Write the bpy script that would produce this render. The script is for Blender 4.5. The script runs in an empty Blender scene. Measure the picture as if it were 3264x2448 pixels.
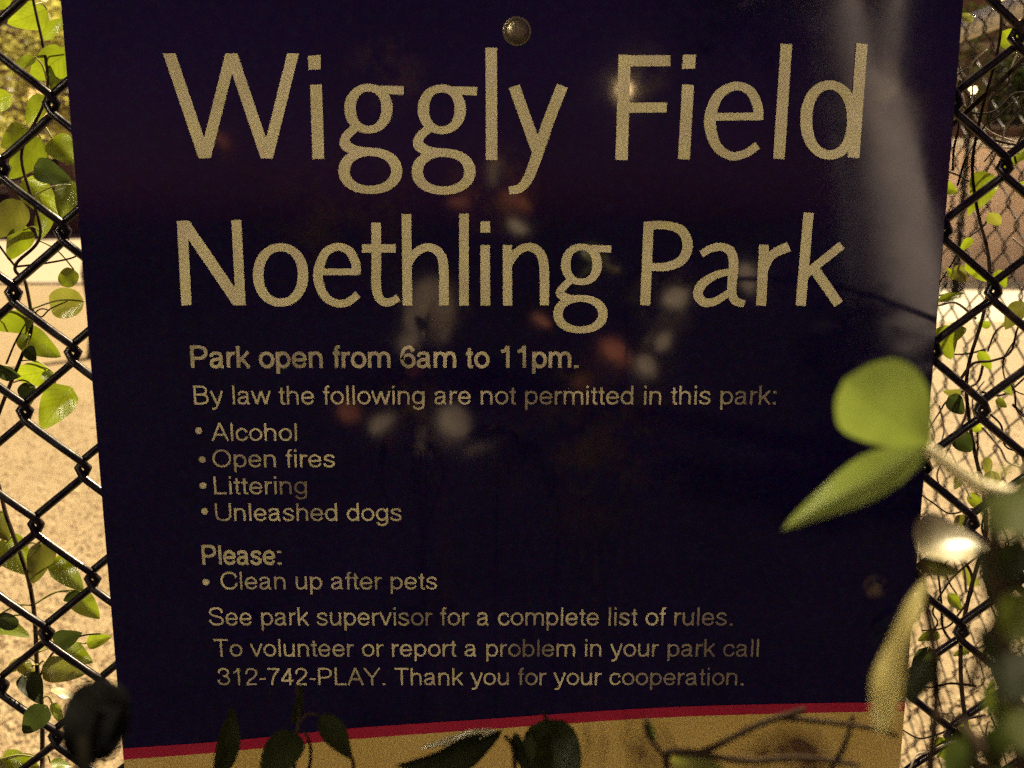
import bpy, bmesh, math, random
from mathutils import Vector, Matrix, noise as mnoise
random.seed(7)
C = bpy.context.scene
COL = C.collection

# ------------------------------------------------------------------ camera, sky, sun, exposure
CAM_Z, PITCH, F = 1.47, math.radians(10.5), 2990.0      # camera height, tilt down, focal length in photo pixels
DS = 0.5495                                             # sign face distance
cam_d = bpy.data.cameras.new('camera')
cam = bpy.data.objects.new('camera', cam_d); COL.objects.link(cam)
cam.location = (0, 0, CAM_Z)
cam.rotation_euler = (math.radians(90) - PITCH, 0, 0)
cam_d.sensor_width = 36.0; cam_d.lens = 36.0 * F / 3264.0
cam_d.clip_start = 0.01; cam_d.clip_end = 2000
cam_d.dof.use_dof = True; cam_d.dof.focus_distance = 0.61; cam_d.dof.aperture_fstop = 10.0
C.camera = cam

SUN_AZ, SUN_EL = math.radians(36), math.radians(44)     # azimuth measured from +Y towards +X
SUN = Vector((math.sin(SUN_AZ) * math.cos(SUN_EL), math.cos(SUN_AZ) * math.cos(SUN_EL), math.sin(SUN_EL)))
w = bpy.data.worlds.new('World'); C.world = w; w.use_nodes = True
nt = w.node_tree; nt.nodes.clear()
sky = nt.nodes.new('ShaderNodeTexSky'); sky.sky_type = 'NISHITA'; sky.sun_disc = False
sky.sun_elevation = SUN_EL; sky.sun_rotation = SUN_AZ
tint = nt.nodes.new('ShaderNodeMix'); tint.data_type = 'RGBA'; tint.blend_type = 'MULTIPLY'
tint.inputs[0].default_value = 1.0; tint.inputs[7].default_value = (1.6, 0.55, 1.0, 1)
bg = nt.nodes.new('ShaderNodeBackground'); bg.inputs[1].default_value = 0.006
wo = nt.nodes.new('ShaderNodeOutputWorld')
nt.links.new(sky.outputs[0], tint.inputs[6]); nt.links.new(tint.outputs[2], bg.inputs[0]); nt.links.new(bg.outputs[0], wo.inputs[0])
sd = bpy.data.lights.new('sun', 'SUN'); sd.energy = 5.0; sd.angle = math.radians(0.5); sd.color = (1.0, 0.81, 0.51)
sun = bpy.data.objects.new('sun', sd); COL.objects.link(sun)
sun.rotation_euler = SUN.to_track_quat('Z', 'Y').to_euler(); sun.location = SUN * 30
C.view_settings.view_transform = 'Standard'; C.view_settings.look = 'None'
C.view_settings.gamma = 1.0; C.view_settings.exposure = 1.45
C.cycles.use_denoising = False
C.cycles.max_bounces = 6; C.cycles.transparent_max_bounces = 8

# ------------------------------------------------------------------ geometry helpers
FWD = Vector((0, math.cos(PITCH), -math.sin(PITCH))); UP = Vector((0, math.sin(PITCH), math.cos(PITCH))); RT = Vector((1, 0, 0))
CAMP = Vector((0, 0, CAM_Z))
def at(px, py, d):
    """point seen at photo pixel (px, py), d metres along the camera axis"""
    return CAMP + (FWD + RT * ((px - 1632) / F) + UP * ((1224 - py) / F)) * d
def on(px, py, Y):
    """point on the vertical plane y = Y"""
    r = FWD + RT * ((px - 1632) / F) + UP * ((1224 - py) / F)
    return CAMP + r * (Y / r.y)

def link(o, parent=None):
    COL.objects.link(o)
    if parent is not None: o.parent = parent
    return o
def tag(o, label=None, cat=None, group=None, kind=None):
    if label: o['label'] = label
    if cat: o['category'] = cat
    if group: o['group'] = group
    if kind: o['kind'] = kind
    return o
def empty(name, loc, label, cat, group=None):
    o = bpy.data.objects.new(name, None); o.location = loc; o.empty_display_size = .05
    link(o); return tag(o, label, cat, group)

class MB:
    def __init__(s): s.v = []; s.f = []; s.uv = []
    def add(s, vs, fs, uvs=None):
        n = len(s.v); s.v += [tuple(v) for v in vs]; s.f += [tuple(i + n for i in f) for f in fs]
        s.uv += uvs if uvs else [(0, 0)] * len(vs)
    def box(s, a, b):
        (x0, y0, z0), (x1, y1, z1) = a, b
        s.add([(x0,y0,z0),(x1,y0,z0),(x1,y1,z0),(x0,y1,z0),(x0,y0,z1),(x1,y0,z1),(x1,y1,z1),(x0,y1,z1)],
              [(0,3,2,1),(4,5,6,7),(0,1,5,4),(1,2,6,5),(2,3,7,6),(3,0,4,7)])
    def tube(s, pts, r, sides=6, cap=True):
        pts = [Vector(p) for p in pts]; n = len(pts)
        rs = r if isinstance(r, (list, tuple)) else [r] * n
        vs = []; ref = None
        for i, p in enumerate(pts):
            t = (pts[min(i + 1, n - 1)] - pts[max(i - 1, 0)]).normalized()
            if ref is None:
                ref = Vector((0, 0, 1)) if abs(t.z) < .9 else Vector((1, 0, 0))
            a = (ref - t * ref.dot(t)).normalized(); b = t.cross(a); ref = a
            for k in range(sides):
                q = 2 * math.pi * k / sides
                vs.append(p + (a * math.cos(q) + b * math.sin(q)) * rs[i])
        fs = []
        for i in range(n - 1):
            for k in range(sides):
                fs.append((i*sides+k, i*sides+(k+1)%sides, (i+1)*sides+(k+1)%sides, (i+1)*sides+k))
        if cap:
            fs.append(tuple(range(sides))[::-1]); fs.append(tuple((n-1)*sides+k for k in range(sides)))
        s.add(vs, fs)
    def lathe(s, prof, axis_o, axis, seg=24):
        axis = Vector(axis).normalized(); o = Vector(axis_o)
        a = axis.orthogonal().normalized(); b = axis.cross(a); vs = []
        for (r, h) in prof:
            for k in range(seg):
                q = 2*math.pi*k/seg
                vs.append(o + axis*h + (a*math.cos(q)+b*math.sin(q))*r)
        fs = [(i*seg+k, i*seg+(k+1)%seg, (i+1)*seg+(k+1)%seg, (i+1)*seg+k) for i in range(len(prof)-1) for k in range(seg)]
        fs.append(tuple((len(prof)-1)*seg+k for k in range(seg))); fs.append(tuple(range(seg))[::-1])
        s.add(vs, fs)
    def build(s, name, mat, parent=None, smooth=False):
        m = bpy.data.meshes.new(name)
        org = parent.matrix_world.translation if False else (Vector(parent.location) if parent is not None else Vector((0,0,0)))
        p = parent.parent if parent is not None else None
        while p is not None: org = org + Vector(p.location); p = p.parent
        m.from_pydata([tuple(Vector(v) - org) for v in s.v], [], s.f)
        u = m.uv_layers.new(name='UVMap')
        for lp in m.loops: u.data[lp.index].uv = s.uv[lp.vertex_index]
        m.materials.append(mat)
        if smooth:
            for pl in m.polygons: pl.use_smooth = True
        m.update()
        return link(bpy.data.objects.new(name, m), parent)

def cat_rom(pts, n=8, closed=False):
    out = []; P = [tuple(p) for p in pts]; N = len(P); dim = len(P[0])
    segs = N if closed else N - 1
    for i in range(segs):
        g = lambda j: P[j % N] if closed else P[max(0, min(N-1, j))]
        p0, p1, p2, p3 = g(i-1), g(i), g(i+1), g(i+2)
        for k in range(n):
            t = k / n
            out.append(tuple(.5*((2*p1[d])+(-p0[d]+p2[d])*t+(2*p0[d]-5*p1[d]+4*p2[d]-p3[d])*t*t+(-p0[d]+3*p1[d]-3*p2[d]+p3[d])*t**3) for d in range(dim)))
    if not closed: out.append(P[-1])
    return out

# ------------------------------------------------------------------ materials
class NM:
    def __init__(s, name):
        s.m = bpy.data.materials.new(name); s.m.use_nodes = True
        s.t = s.m.node_tree; s.t.nodes.clear()
        s.out = s.t.nodes.new('ShaderNodeOutputMaterial')
    def n(s, typ, **kw):
        x = s.t.nodes.new(typ)
        for k, v in kw.items(): setattr(x, k, v)
        return x
    def l(s, a, b): s.t.links.new(a, b)
    def ramp(s, fac, stops):
        r = s.n('ShaderNodeValToRGB'); e = r.color_ramp.elements
        while len(e) < len(stops): e.new(.5)
        for i, (p, c) in enumerate(stops): e[i].position = p; e[i].color = (*c, 1) if len(c) == 3 else c
        s.l(fac, r.inputs[0]); return r.outputs[0]
    def noise(s, scale, detail=4, rough=.55, vec=None, out=0):
        x = s.n('ShaderNodeTexNoise'); x.inputs['Scale'].default_value = scale; x.inputs['Detail'].default_value = detail
        x.inputs['Roughness'].default_value = rough
        if vec is not None: s.l(vec, x.inputs['Vector'])
        return x.outputs[out]
    def coord(s, which='Object'): return s.n('ShaderNodeTexCoord').outputs[which]
    def mix(s, fac, a, b, mode='MIX'):
        x = s.n('ShaderNodeMix'); x.data_type = 'RGBA'; x.blend_type = mode
        for inp, v in ((0, fac), (6, a), (7, b)):
            if isinstance(v, (int, float)): x.inputs[inp].default_value = v
            elif isinstance(v, tuple): x.inputs[inp].default_value = (*v, 1)
            else: s.l(v, x.inputs[inp])
        return x.outputs[2]
    def bump(s, h, strength=.3, dist=.01):
        b = s.n('ShaderNodeBump'); b.inputs['Strength'].default_value = strength; b.inputs['Distance'].default_value = dist
        s.l(h, b.inputs['Height']); return b.outputs[0]
    def principled(s, color, rough=.6, metal=0., spec=.5, normal=None):
        p = s.n('ShaderNodeBsdfPrincipled')
        for key, v in (('Base Color', color), ('Roughness', rough)):
            if isinstance(v, tuple): p.inputs[key].default_value = (*v, 1)
            elif isinstance(v, (int, float)): p.inputs[key].default_value = v
            else: s.l(v, p.inputs[key])
        p.inputs['Metallic'].default_value = metal; p.inputs['Specular IOR Level'].default_value = spec
        if normal is not None: s.l(normal, p.inputs['Normal'])
        s.l(p.outputs[0], s.out.inputs[0]); return p

def grain(M, col, amt, scale=1500):
    """fine coloured grain painted in to imitate camera noise"""
    x = M.n('ShaderNodeTexNoise'); x.inputs['Scale'].default_value = scale; x.inputs['Detail'].default_value = 1
    M.l(M.coord(), x.inputs['Vector'])
    return M.mix(amt, col, x.outputs[1], 'OVERLAY')

def sign_mat(name, c0, c1, amt, rough, big=14, spec=.5):
    M = NM(name); co = M.coord()
    f = M.noise(big, 6, .62, co)
    col = M.ramp(f, [(.3, c0), (.7, c1)])
    col = grain(M, col, amt, 1100)
    r = M.ramp(M.noise(30, 5, .6, co), [(.35, (rough,)*3), (.7, (rough+.10,)*3)])
    M.principled(col, r, spec=spec, normal=M.bump(M.noise(9, 3, .5, co), .12, .004))
    return M.m
def navy_mat():
    M = NM('navy_sign_face'); co = M.coord()
    col = M.ramp(M.noise(14, 6, .62, co), [(.3, (.004, .002, .020)), (.7, (.008, .003, .034))])
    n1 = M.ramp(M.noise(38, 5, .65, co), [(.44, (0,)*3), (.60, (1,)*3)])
    # reflections painted into the face colour, plus a chip and a scratch
    for (px, py, R, c) in REFLECTIONS_AND_CHIPS:
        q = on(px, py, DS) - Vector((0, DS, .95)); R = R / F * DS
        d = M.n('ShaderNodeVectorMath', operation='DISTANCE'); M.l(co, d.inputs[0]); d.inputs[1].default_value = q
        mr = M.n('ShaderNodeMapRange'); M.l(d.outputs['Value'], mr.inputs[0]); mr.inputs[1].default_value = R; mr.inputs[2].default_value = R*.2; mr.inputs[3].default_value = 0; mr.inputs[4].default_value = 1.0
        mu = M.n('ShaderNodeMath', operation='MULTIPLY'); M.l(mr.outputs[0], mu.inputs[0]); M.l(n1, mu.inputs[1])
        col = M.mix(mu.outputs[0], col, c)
    for sc_, am in ((1000, .040), (230, .022)):          # coloured mottling that imitates camera noise
        x = M.n('ShaderNodeTexNoise'); x.inputs['Scale'].default_value = sc_; x.inputs['Detail'].default_value = 2; M.l(co, x.inputs['Vector'])
        v1 = M.n('ShaderNodeVectorMath', operation='MULTIPLY_ADD'); M.l(x.outputs[1], v1.inputs[0]); v1.inputs[1].default_value = (am, am*.7, am*1.3); v1.inputs[2].default_value = (-am*.50, -am*.36, -am*.65)
        v2 = M.n('ShaderNodeVectorMath', operation='ADD'); M.l(col, v2.inputs[0]); M.l(v1.outputs[0], v2.inputs[1])
        v3 = M.n('ShaderNodeVectorMath', operation='MAXIMUM'); M.l(v2.outputs[0], v3.inputs[0]); v3.inputs[1].default_value = (.001, .001, .004); col = v3.outputs[0]
    r = M.ramp(M.noise(30, 5, .6, co), [(.35, (.045,)*3), (.7, (.085,)*3)])
    M.principled(col, r, spec=.75, normal=M.bump(M.noise(9, 3, .5, co), .05, .002)); return M.m
REFLECTIONS_AND_CHIPS = [(1400, 980, 120, (.06, .045, .035)), (1300, 1290, 120, (.05, .03, .02)), (1570, 600, 160, (.07, .03, .02)), (1240, 230, 150, (.04, .022, .028)), (2130, 950, 140, (.05, .04, .04)),
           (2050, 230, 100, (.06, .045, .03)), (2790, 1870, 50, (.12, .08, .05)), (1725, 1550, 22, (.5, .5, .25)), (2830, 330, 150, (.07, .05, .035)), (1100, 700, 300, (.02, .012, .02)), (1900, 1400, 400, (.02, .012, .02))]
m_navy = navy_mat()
m_yellow = sign_mat('yellow_sign_face', (.50, .34, .08), (.60, .42, .13), .15, .25, 22)
m_red = sign_mat('red_sign_stripe', (.33, .013, .038), (.40, .022, .05), .15, .25, 22)
FADED = [(2340, 2075, 150), (2180, 2170, 260), (1650, 2165, 70), (2270, 1975, 170), (1700, 1262, 140), (1350, 1962, 110), (1700, 2070, 120), (950, 1560, 80), (2420, 1265, 130)]
def letter_mat(name, lo, hi, a, b, faded=()):
    M = NM(name); co = M.coord()
    col = M.ramp(M.noise(26, 4, .6, co), [(a, lo), (b, hi)])
    col = M.mix(.35, col, M.ramp(M.noise(70, 2, .5, co), [(.3, (.78, .70, .26)), (.5, (.72, .64, .36)), (.72, (.74, .56, .46))]))
    for (px, py, R) in faded:                            # ink rubbed off in places
        q = on(px, py, DS) - Vector((0, DS, .95)); R = R / F * DS
        d = M.n('ShaderNodeVectorMath', operation='DISTANCE'); M.l(co, d.inputs[0]); d.inputs[1].default_value = q
        mr = M.n('ShaderNodeMapRange'); M.l(d.outputs['Value'], mr.inputs[0]); mr.inputs[1].default_value = R; mr.inputs[2].default_value = R*.4; mr.inputs[3].default_value = 0; mr.inputs[4].default_value = .72
        col = M.mix(mr.outputs[0], col, (.14, .10, .09))
    col = grain(M, col, .05, 1100)
    M.principled(col, .16)
    return M.m
m_title = letter_mat('gold_title_letters', (.56, .50, .24), (.85, .77, .43), .30, .60)
m_text = letter_mat('gold_text_letters', (.13, .11, .085), (.70, .62, .36), .36, .60, FADED)
def simple(name, c0, c1, scale, rough, metal=0., bumps=0., bscale=None, spec=.5, bdist=.01):
    M = NM(name); co = M.coord()
    col = M.ramp(M.noise(scale, 6, .6, co), [(.3, c0), (.7, c1)])
    nrm = M.bump(M.noise(bscale or scale * 3, 5, .6, co), bumps, bdist) if bumps else None
    M.principled(col, rough, metal, spec, nrm); return M.m
def wire_mat():
    M = NM('black_vinyl_wire'); co = M.coord(); n_ = M.noise(90, 6, .65, co)
    col = M.ramp(n_, [(.45, (.005, .003, .006)), (.62, (.012, .008, .010)), (.74, (.05, .03, .018))])
    M.principled(col, M.ramp(M.noise(45, 4, .6, co), [(.35, (.18,)*3), (.65, (.5,)*3)]), spec=.35, normal=M.bump(M.noise(260, 4, .6, co), .25, .001)); return M.m
m_wire = wire_mat()
m_rail = simple('galvanised_rail', (.42, .42, .42), (.62, .61, .58), 14, .45, metal=.5, bumps=.1)
m_bolt = simple('bolt_steel', (.18, .15, .09), (.30, .26, .16), 160, .3, metal=.8, bumps=.25, bscale=500, bdist=.001)
m_alu = simple('sign_back', (.45, .45, .45), (.55, .55, .55), 20, .5, metal=.6)
m_stem = simple('vine_stem', (.018, .011, .008), (.05, .032, .018), 90, .85, bumps=.5, bscale=300, bdist=.001, spec=.1)
m_ptwig = simple('pale_twig', (.30, .24, .17), (.45, .38, .28), 90, .7)
m_dstem = simple('black_stem', (.004, .004, .004), (.009, .008, .006), 90, .95, spec=.0)
m_pstem = simple('pale_stem', (.42, .36, .16), (.55, .46, .24), 90, .6)
m_gstem = simple('green_stem', (.20, .20, .04), (.33, .30, .08), 90, .55)
m_bark = simple('tree_bark', (.11, .08, .06), (.24, .19, .15), 9, .9, bumps=.8, bscale=24, bdist=.03)
m_pbark = simple('haze_tinted_bark', (.50, .46, .55), (.72, .67, .75), 7, .8, bumps=.5, bscale=20, bdist=.02)  # purple tint put into the bark for the haze reflected in the sign
m_conc = simple('concrete', (.34, .29, .21), (.46, .40, .30), 5, .85, bumps=.3, bscale=60)
m_asphalt = simple('asphalt', (.028, .026, .03), (.05, .046, .05), 3, .9, bumps=.6, bscale=220)
m_stone = simple('stone_trim', (.40, .35, .28), (.52, .46, .38), 3, .85, bumps=.3)
m_post = simple('dark_post', (.008, .008, .008), (.014, .013, .012), 30, .9, spec=.1)
m_glass = simple('dark_window', (.01, .01, .014), (.02, .02, .026), 4, .08)
m_lid = simple('pale_leaf_litter', (.45, .36, .2), (.65, .55, .33), 40, .7)

def leaf_mat(name, dif, tra, tmix, gloss=.10, grough=.3, var=.25):
    M = NM(name); uv = M.n('ShaderNodeUVMap').outputs[0]
    sep = M.n('ShaderNodeSeparateXYZ'); M.l(uv, sep.inputs[0])
    ab = M.n('ShaderNodeMath', operation='ABSOLUTE'); M.l(sep.outputs[0], ab.inputs[0])
    # side veins: slanted waves; midrib: near s = 0
    ad = M.n('ShaderNodeMath', operation='MULTIPLY_ADD'); M.l(ab.outputs[0], ad.inputs[0]); ad.inputs[1].default_value = -.35; M.l(sep.outputs[1], ad.inputs[2])
    mu = M.n('ShaderNodeMath', operation='MULTIPLY'); M.l(ad.outputs[0], mu.inputs[0]); mu.inputs[1].default_value = 44
    si = M.n('ShaderNodeMath', operation='SINE'); M.l(mu.outputs[0], si.inputs[0])
    vein = M.ramp(si.outputs[0], [(.86, (0,)*3), (.98, (1,)*3)])
    mid = M.ramp(ab.outputs[0], [(.02, (1,)*3), (.07, (0,)*3)])
    vm = M.mix(1., vein, mid, 'LIGHTEN')
    oi = M.n('ShaderNodeObjectInfo')
    blotch = M.noise(70, 4, .6, M.coord())
    hs = M.n('ShaderNodeHueSaturation')
    vr = M.n('ShaderNodeMapRange'); M.l(oi.outputs['Random'], vr.inputs[0]); vr.inputs[3].default_value = 1 - var; vr.inputs[4].default_value = 1 + var
    M.l(vr.outputs[0], hs.inputs['Value'])
    base = M.mix(M.ramp(blotch, [(.3, (0,)*3), (.7, (1,)*3)]), tuple(c*.8 for c in dif), tuple(min(1, c*1.2) for c in dif))
    M.l(base, hs.inputs['Color'])
    light = M.mix(.3, hs.outputs[0], tuple(min(1, c*2.4 + .01) for c in dif))
    dcol = M.mix(vm, hs.outputs[0], light)
    hs2 = M.n('ShaderNodeHueSaturation'); M.l(vr.outputs[0], hs2.inputs['Value'])
    tb = M.mix(M.ramp(blotch, [(.3, (0,)*3), (.7, (1,)*3)]), tuple(c*.8 for c in tra), tuple(min(1, c*1.15) for c in tra))
    M.l(tb, hs2.inputs['Color'])
    tcol = M.mix(M.mix(.5, vm, (0., 0., 0.)), hs2.outputs[0], tuple(c*.55 for c in tra))
    bn = M.bump(M.mix(.5, vm, blotch), .35, .002)
    D = M.n('ShaderNodeBsdfDiffuse'); T = M.n('ShaderNodeBsdfTranslucent'); G = M.n('ShaderNodeBsdfGlossy')
    M.l(dcol, D.inputs[0]); M.l(tcol, T.inputs[0]); M.l(bn, D.inputs['Normal']); M.l(bn, G.inputs['Normal']); G.inputs['Roughness'].default_value = grough
    a = M.n('ShaderNodeMixShader'); a.inputs[0].default_value = tmix; M.l(D.outputs[0], a.inputs[1]); M.l(T.outputs[0], a.inputs[2])
    b = M.n('ShaderNodeMixShader'); b.inputs[0].default_value = gloss; M.l(a.outputs[0], b.inputs[1]); M.l(G.outputs[0], b.inputs[2])
    M.l(b.outputs[0], M.out.inputs[0]); return M.m
m_leaf = leaf_mat('vine_leaf', (.12, .17, .018), (.27, .35, .012), .5, .06, .35)
m_leaf_front = leaf_mat('young_leaf', (.19, .24, .06), (.145, .19, .03), .5, .04, .4, .05)
m_leaf_dark = leaf_mat('dark_leaf', (.018, .024, .010), (.045, .065, .012), .4, .012, .5)  # darker leaf copy, shade put into its colour
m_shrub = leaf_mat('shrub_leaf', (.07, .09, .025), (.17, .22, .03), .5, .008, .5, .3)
m_leaf_shade = leaf_mat('shaded_leaf', (.006, .0065, .007), (.012, .014, .008), .2, .006, .5, .1)  # near-black leaf copy, deep shade put into the colour
m_leaf_pale = leaf_mat('pale_blade', (.60, .54, .20), (.62, .56, .14), .5, .05, .4, .02)
m_leaf_gloss = leaf_mat('highlight_leaf', (.40, .36, .20), (.40, .42, .10), .3, .14, .36, .02)

# ------------------------------------------------------------------ ground
def ground_mat():
    M = NM('wood_chip_ground'); co = M.coord()
    v = M.n('ShaderNodeTexVoronoi'); v.inputs['Scale'].default_value = 85; M.l(co, v.inputs['Vector'])
    sep = M.n('ShaderNodeSeparateColor'); M.l(v.outputs['Color'], sep.inputs[0])
    col = M.ramp(sep.outputs[0], [(0, (.22, .155, .08)), (.45, (.32, .24, .13)), (1, (.46, .37, .23))])
    col = M.mix(.5, col, M.ramp(M.noise(2.2, 5, .6, co), [(.3, (.25, .185, .10)), (.7, (.39, .31, .185))]))
    col = M.mix(.2, col, M.ramp(M.noise(130, 3, .6, co), [(.35, (.20, .13, .06)), (.65, (.52, .41, .26))]))
    M.principled(col, .9, normal=M.bump(M.mix(.5, v.outputs['Distance'], M.noise(90, 4, .6, co)), .9, .02)); return M.m
g = MB(); g.add([(-160, -160, 0), (160, -160, 0), (160, 260, 0), (-160, 260, 0)], [(0, 1, 2, 3)])
tag(g.build('ground', ground_mat()), kind='structure')
m_asphalt = simple('shaded_asphalt', (.010, .009, .013), (.016, .014, .019), 3, .95, bumps=.6, bscale=220, spec=.0)  # street-side shade put into the asphalt colour, keeps the sign's reflection dark
p = MB(); p.add([(-160, -160, .004), (160, -160, .004), (160, .38, .004), (-160, .38, .004)], [(0, 1, 2, 3)])
tag(p.build('road', m_asphalt), kind='structure')
p = MB(); p.add([(-160, 19, .004), (3.6, 19, .004), (3.6, 110, .004), (-160, 110, .004)], [(0, 1, 2, 3)])
p.add([(3.6, 12.5, .004), (60, 12.5, .004), (60, 20, .004), (3.6, 20, .004)], [(0, 1, 2, 3)])
tag(p.build('pavement', m_conc), kind='structure')
k = MB(); k.box((-160, 18.85, -.05), (3.6, 19.0, .05))
tag(k.build('kerb', m_stone), kind='structure')
# loose wood chips lying where the ground is seen close
ch = MB(); rr = random.Random(3)
for i in range(9000):
    y = .9 + 6.5 * rr.random() ** 1.5
    x = (-(.40 + .24 * rr.random()) if rr.random() < .62 else (.36 + .26 * rr.random())) * (y + .05) - (.05 if rr.random() < .5 else 0)
    L, W, H = rr.uniform(.004, .014), rr.uniform(.002, .005), rr.uniform(.0006, .0018)
    R = Matrix.Translation((x, y, .004 + H)) @ Matrix.Rotation(rr.uniform(0, 6.28), 4, 'Z') @ Matrix.Rotation(rr.uniform(-.3, .3), 4, 'X') @ Matrix.Rotation(rr.uniform(-.2, .2), 4, 'Y')
    vs = [R @ Vector(q) for q in ((-L,-W*rr.uniform(.4,1),-H),(L,-W,-H),(L*.9,W*rr.uniform(.4,1),-H),(-L,W,-H),(-L*.9,-W*.8,H),(L*.8,-W*.9,H),(L*.9,W*.8,H),(-L*.9,W*.8,H))]
    u = rr.random()
    ch.add(vs, [(4,5,6,7),(0,1,5,4),(1,2,6,5),(2,3,7,6),(3,0,4,7)], [(u, 0)] * 8)
M = NM('wood_chip'); uvn = M.n('ShaderNodeUVMap').outputs[0]; sp = M.n('ShaderNodeSeparateXYZ'); M.l(uvn, sp.inputs[0])
M.principled(M.ramp(sp.outputs[0], [(0, (.18, .11, .055)), (.5, (.38, .27, .15)), (1, (.60, .48, .30))]), .85)
tag(ch.build('wood_chips', M.m), 'loose tan wood chips scattered over the ground behind the fence', 'wood chips', kind='stuff')

# ------------------------------------------------------------------ leaves and stems
def leaf_mesh(base, tip, width, nrm, kind='ovate', fold=.25, curl=.15, wave=.06, seed=0):
    """one leaf blade from base to tip; width as a fraction of its length; nrm = the way its face looks"""
    base, tip = Vector(base), Vector(tip); ax = tip - base; L = ax.length; ax.normalize()
    nrm = Vector(nrm); nrm = (nrm - ax * nrm.dot(ax)).normalized(); sd_ = ax.cross(nrm).normalized()
    r = random.Random(seed); ph = r.uniform(0, 6.28); asym = r.uniform(-.08, .08)
    n, mm = 14, 8; vs = []; uv = []
    for i in range(n + 1):
        t = i / n
        if kind == 'obovate': wv = math.sin(math.pi * t ** 1.35) ** .7
        elif kind == 'ovate': wv = math.sin(math.pi * t ** .72) ** .75 * (1 - .15 * t)
        elif kind == 'heart': wv = (math.sin(math.pi * t ** .55) ** .62) * (1 - .22 * t)
        elif kind == 'round': wv = math.sqrt(max(0, 1 - (2 * t - 1) ** 2)) ** .85
        else: wv = math.sin(math.pi * t ** .85) ** .9
        wv = max(wv, .012)
        for j in range(mm + 1):
            s = -1 + 2 * j / mm
            hw = width * L * .5 * wv * (1 + asym * (1 if s > 0 else -1))
            back = (-.10 * L * abs(s) ** 1.5 * (1 - t) ** 6 * 1.5) if kind == 'heart' else 0
            z = fold * hw * abs(s) ** 1.3 - curl * L * (t - .35) ** 2 + wave * L * .5 * math.sin(t * 9 + ph + s * 2) * abs(s) * wv
            vs.append(base + ax * (t * L + back) + sd_ * (s * hw) + nrm * z); uv.append((s, t))
    fs = [(i*(mm+1)+j, i*(mm+1)+j+1, (i+1)*(mm+1)+j+1, (i+1)*(mm+1)+j) for i in range(n) for j in range(mm)]
    b = MB(); b.add(vs, fs, uv); return b
LS = [0]
def leaf(parent, b, t, d, width=.8, kind='ovate', mat=None, d2=None, roll=None, nrm=None, fold=.25, curl=.15, petiole=None, rp=.0007):
    """leaf whose base and tip stand at photo points b and t, d metres from the camera"""
    LS[0] += 1; r = random.Random(LS[0])
    B = at(*b, d); T = at(*t, d if d2 is None else d2)
    ax = (T - B).normalized(); tocam = (CAMP - B).normalized()
    if nrm is None:
        q = r.uniform(-.6, .6) if roll is None else roll
        nv = tocam - ax * tocam.dot(ax); nv = (Matrix.Rotation(q, 3, ax) @ nv)
    else: nv = nrm
    m = leaf_mesh(B, T, width, nv, kind, fold, curl, seed=LS[0])
    o = m.build('leaf', mat or m_leaf, parent, smooth=True)
    if petiole is not None:
        s_ = MB(); P = Vector(petiole); mid_ = (P + B) / 2 + Vector((0, .002, .003)); s_.tube(cat_rom([P, mid_, B], 5), rp, 5)
        s_.build('petiole', m_gstem, o, smooth=True)
    return o
def stem(parent, pts, r0, r1, mat=None, name='stem', n=8, jit=0.):
    pts = cat_rom([tuple(p) for p in pts], n)
    if jit:
        pts = [Vector(p) + Vector(mnoise.noise_vector(Vector(p) * 25)) * jit for p in pts]
    N = len(pts); b = MB(); b.tube(pts, [r0 + (r1 - r0) * i / (N - 1) for i in range(N)], 7)
    return b.build(name, mat or m_stem, parent, smooth=True)

# ------------------------------------------------------------------ chain link fences
PV, PH = .0726, .0326            # diamond height, half width
def chain(mb, k0, k1, frame, zoff, ztop, zbot, r, sides=6, sub=5, amp=.0033, deep=1.05):
    """frame(a, b, z): a along the fence, b across it"""
    for k in range(k0, k1):
        # wire k swings between column k and column k+1
        n0 = int(math.floor((zbot - zoff) / (PV / 2))); n1 = int(math.ceil((ztop - zoff) / (PV / 2)))
        pts = []
        for n in range(n0, n1):
            # knots of even columns sit at even n, of odd columns at odd n
            right = ((n + k) % 2 != 0)
            za, zb = zoff + n * PV / 2, zoff + (n + 1) * PV / 2
            xa = (k + 1) * PH + amp if right else k * PH - amp
            xb = k * PH - amp if right else (k + 1) * PH + amp
            side = -1 if right else 1
            for i in range(sub):
                t = i / sub
                if t == 0: pts.append(frame(xa, 0, za)); continue
                tt = (.10, .30, .70, .90)[i - 1] if sub == 5 else (.12, .5, .88)[i - 1]
                pts.append(frame(xa + (xb - xa) * tt, side * r * deep * (1. if .2 < tt < .8 else .8), za + (zb - za) * (.5 + (tt - .5) * .86)))
        mb.tube(pts, r, sides)
XA, ZA = -.2660, CAM_Z + .0605
YF = .5625; RAIL_Z = 1.795; XC = .80
fence = empty('chain_link_fence', (0, YF, 0), 'black chain link fence that the park sign hangs on', 'fence')
mb = MB(); chain(mb, -45, 32, lambda a, b, z: Vector((XA + a, YF + b, z)), ZA, 1.76, .04, .0025)
mb.build('wire_mesh', m_wire, fence, smooth=True)
for x in (-1.75, XC):
    pb = MB(); pb.tube([(x, YF + .045, 0), (x, YF + .045, 1.85)], .03, 14)
    pb.lathe([(.034, 0), (.034, .02), (.022, .045), (.004, .055)], (x, YF + .045, 1.85), (0, 0, 1), 14); pb.build('post', m_rail, fence, smooth=False)
tb = MB(); tb.tube([(-1.72, YF + .03, RAIL_Z), (XC - .03, YF + .03, RAIL_Z)], .02, 12); tb.build('top_rail', m_rail, fence, smooth=True)
side = empty('chain_link_fence', (XC, YF, 0), 'second chain link fence receding behind the sign with a pale top rail', 'fence')
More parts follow.
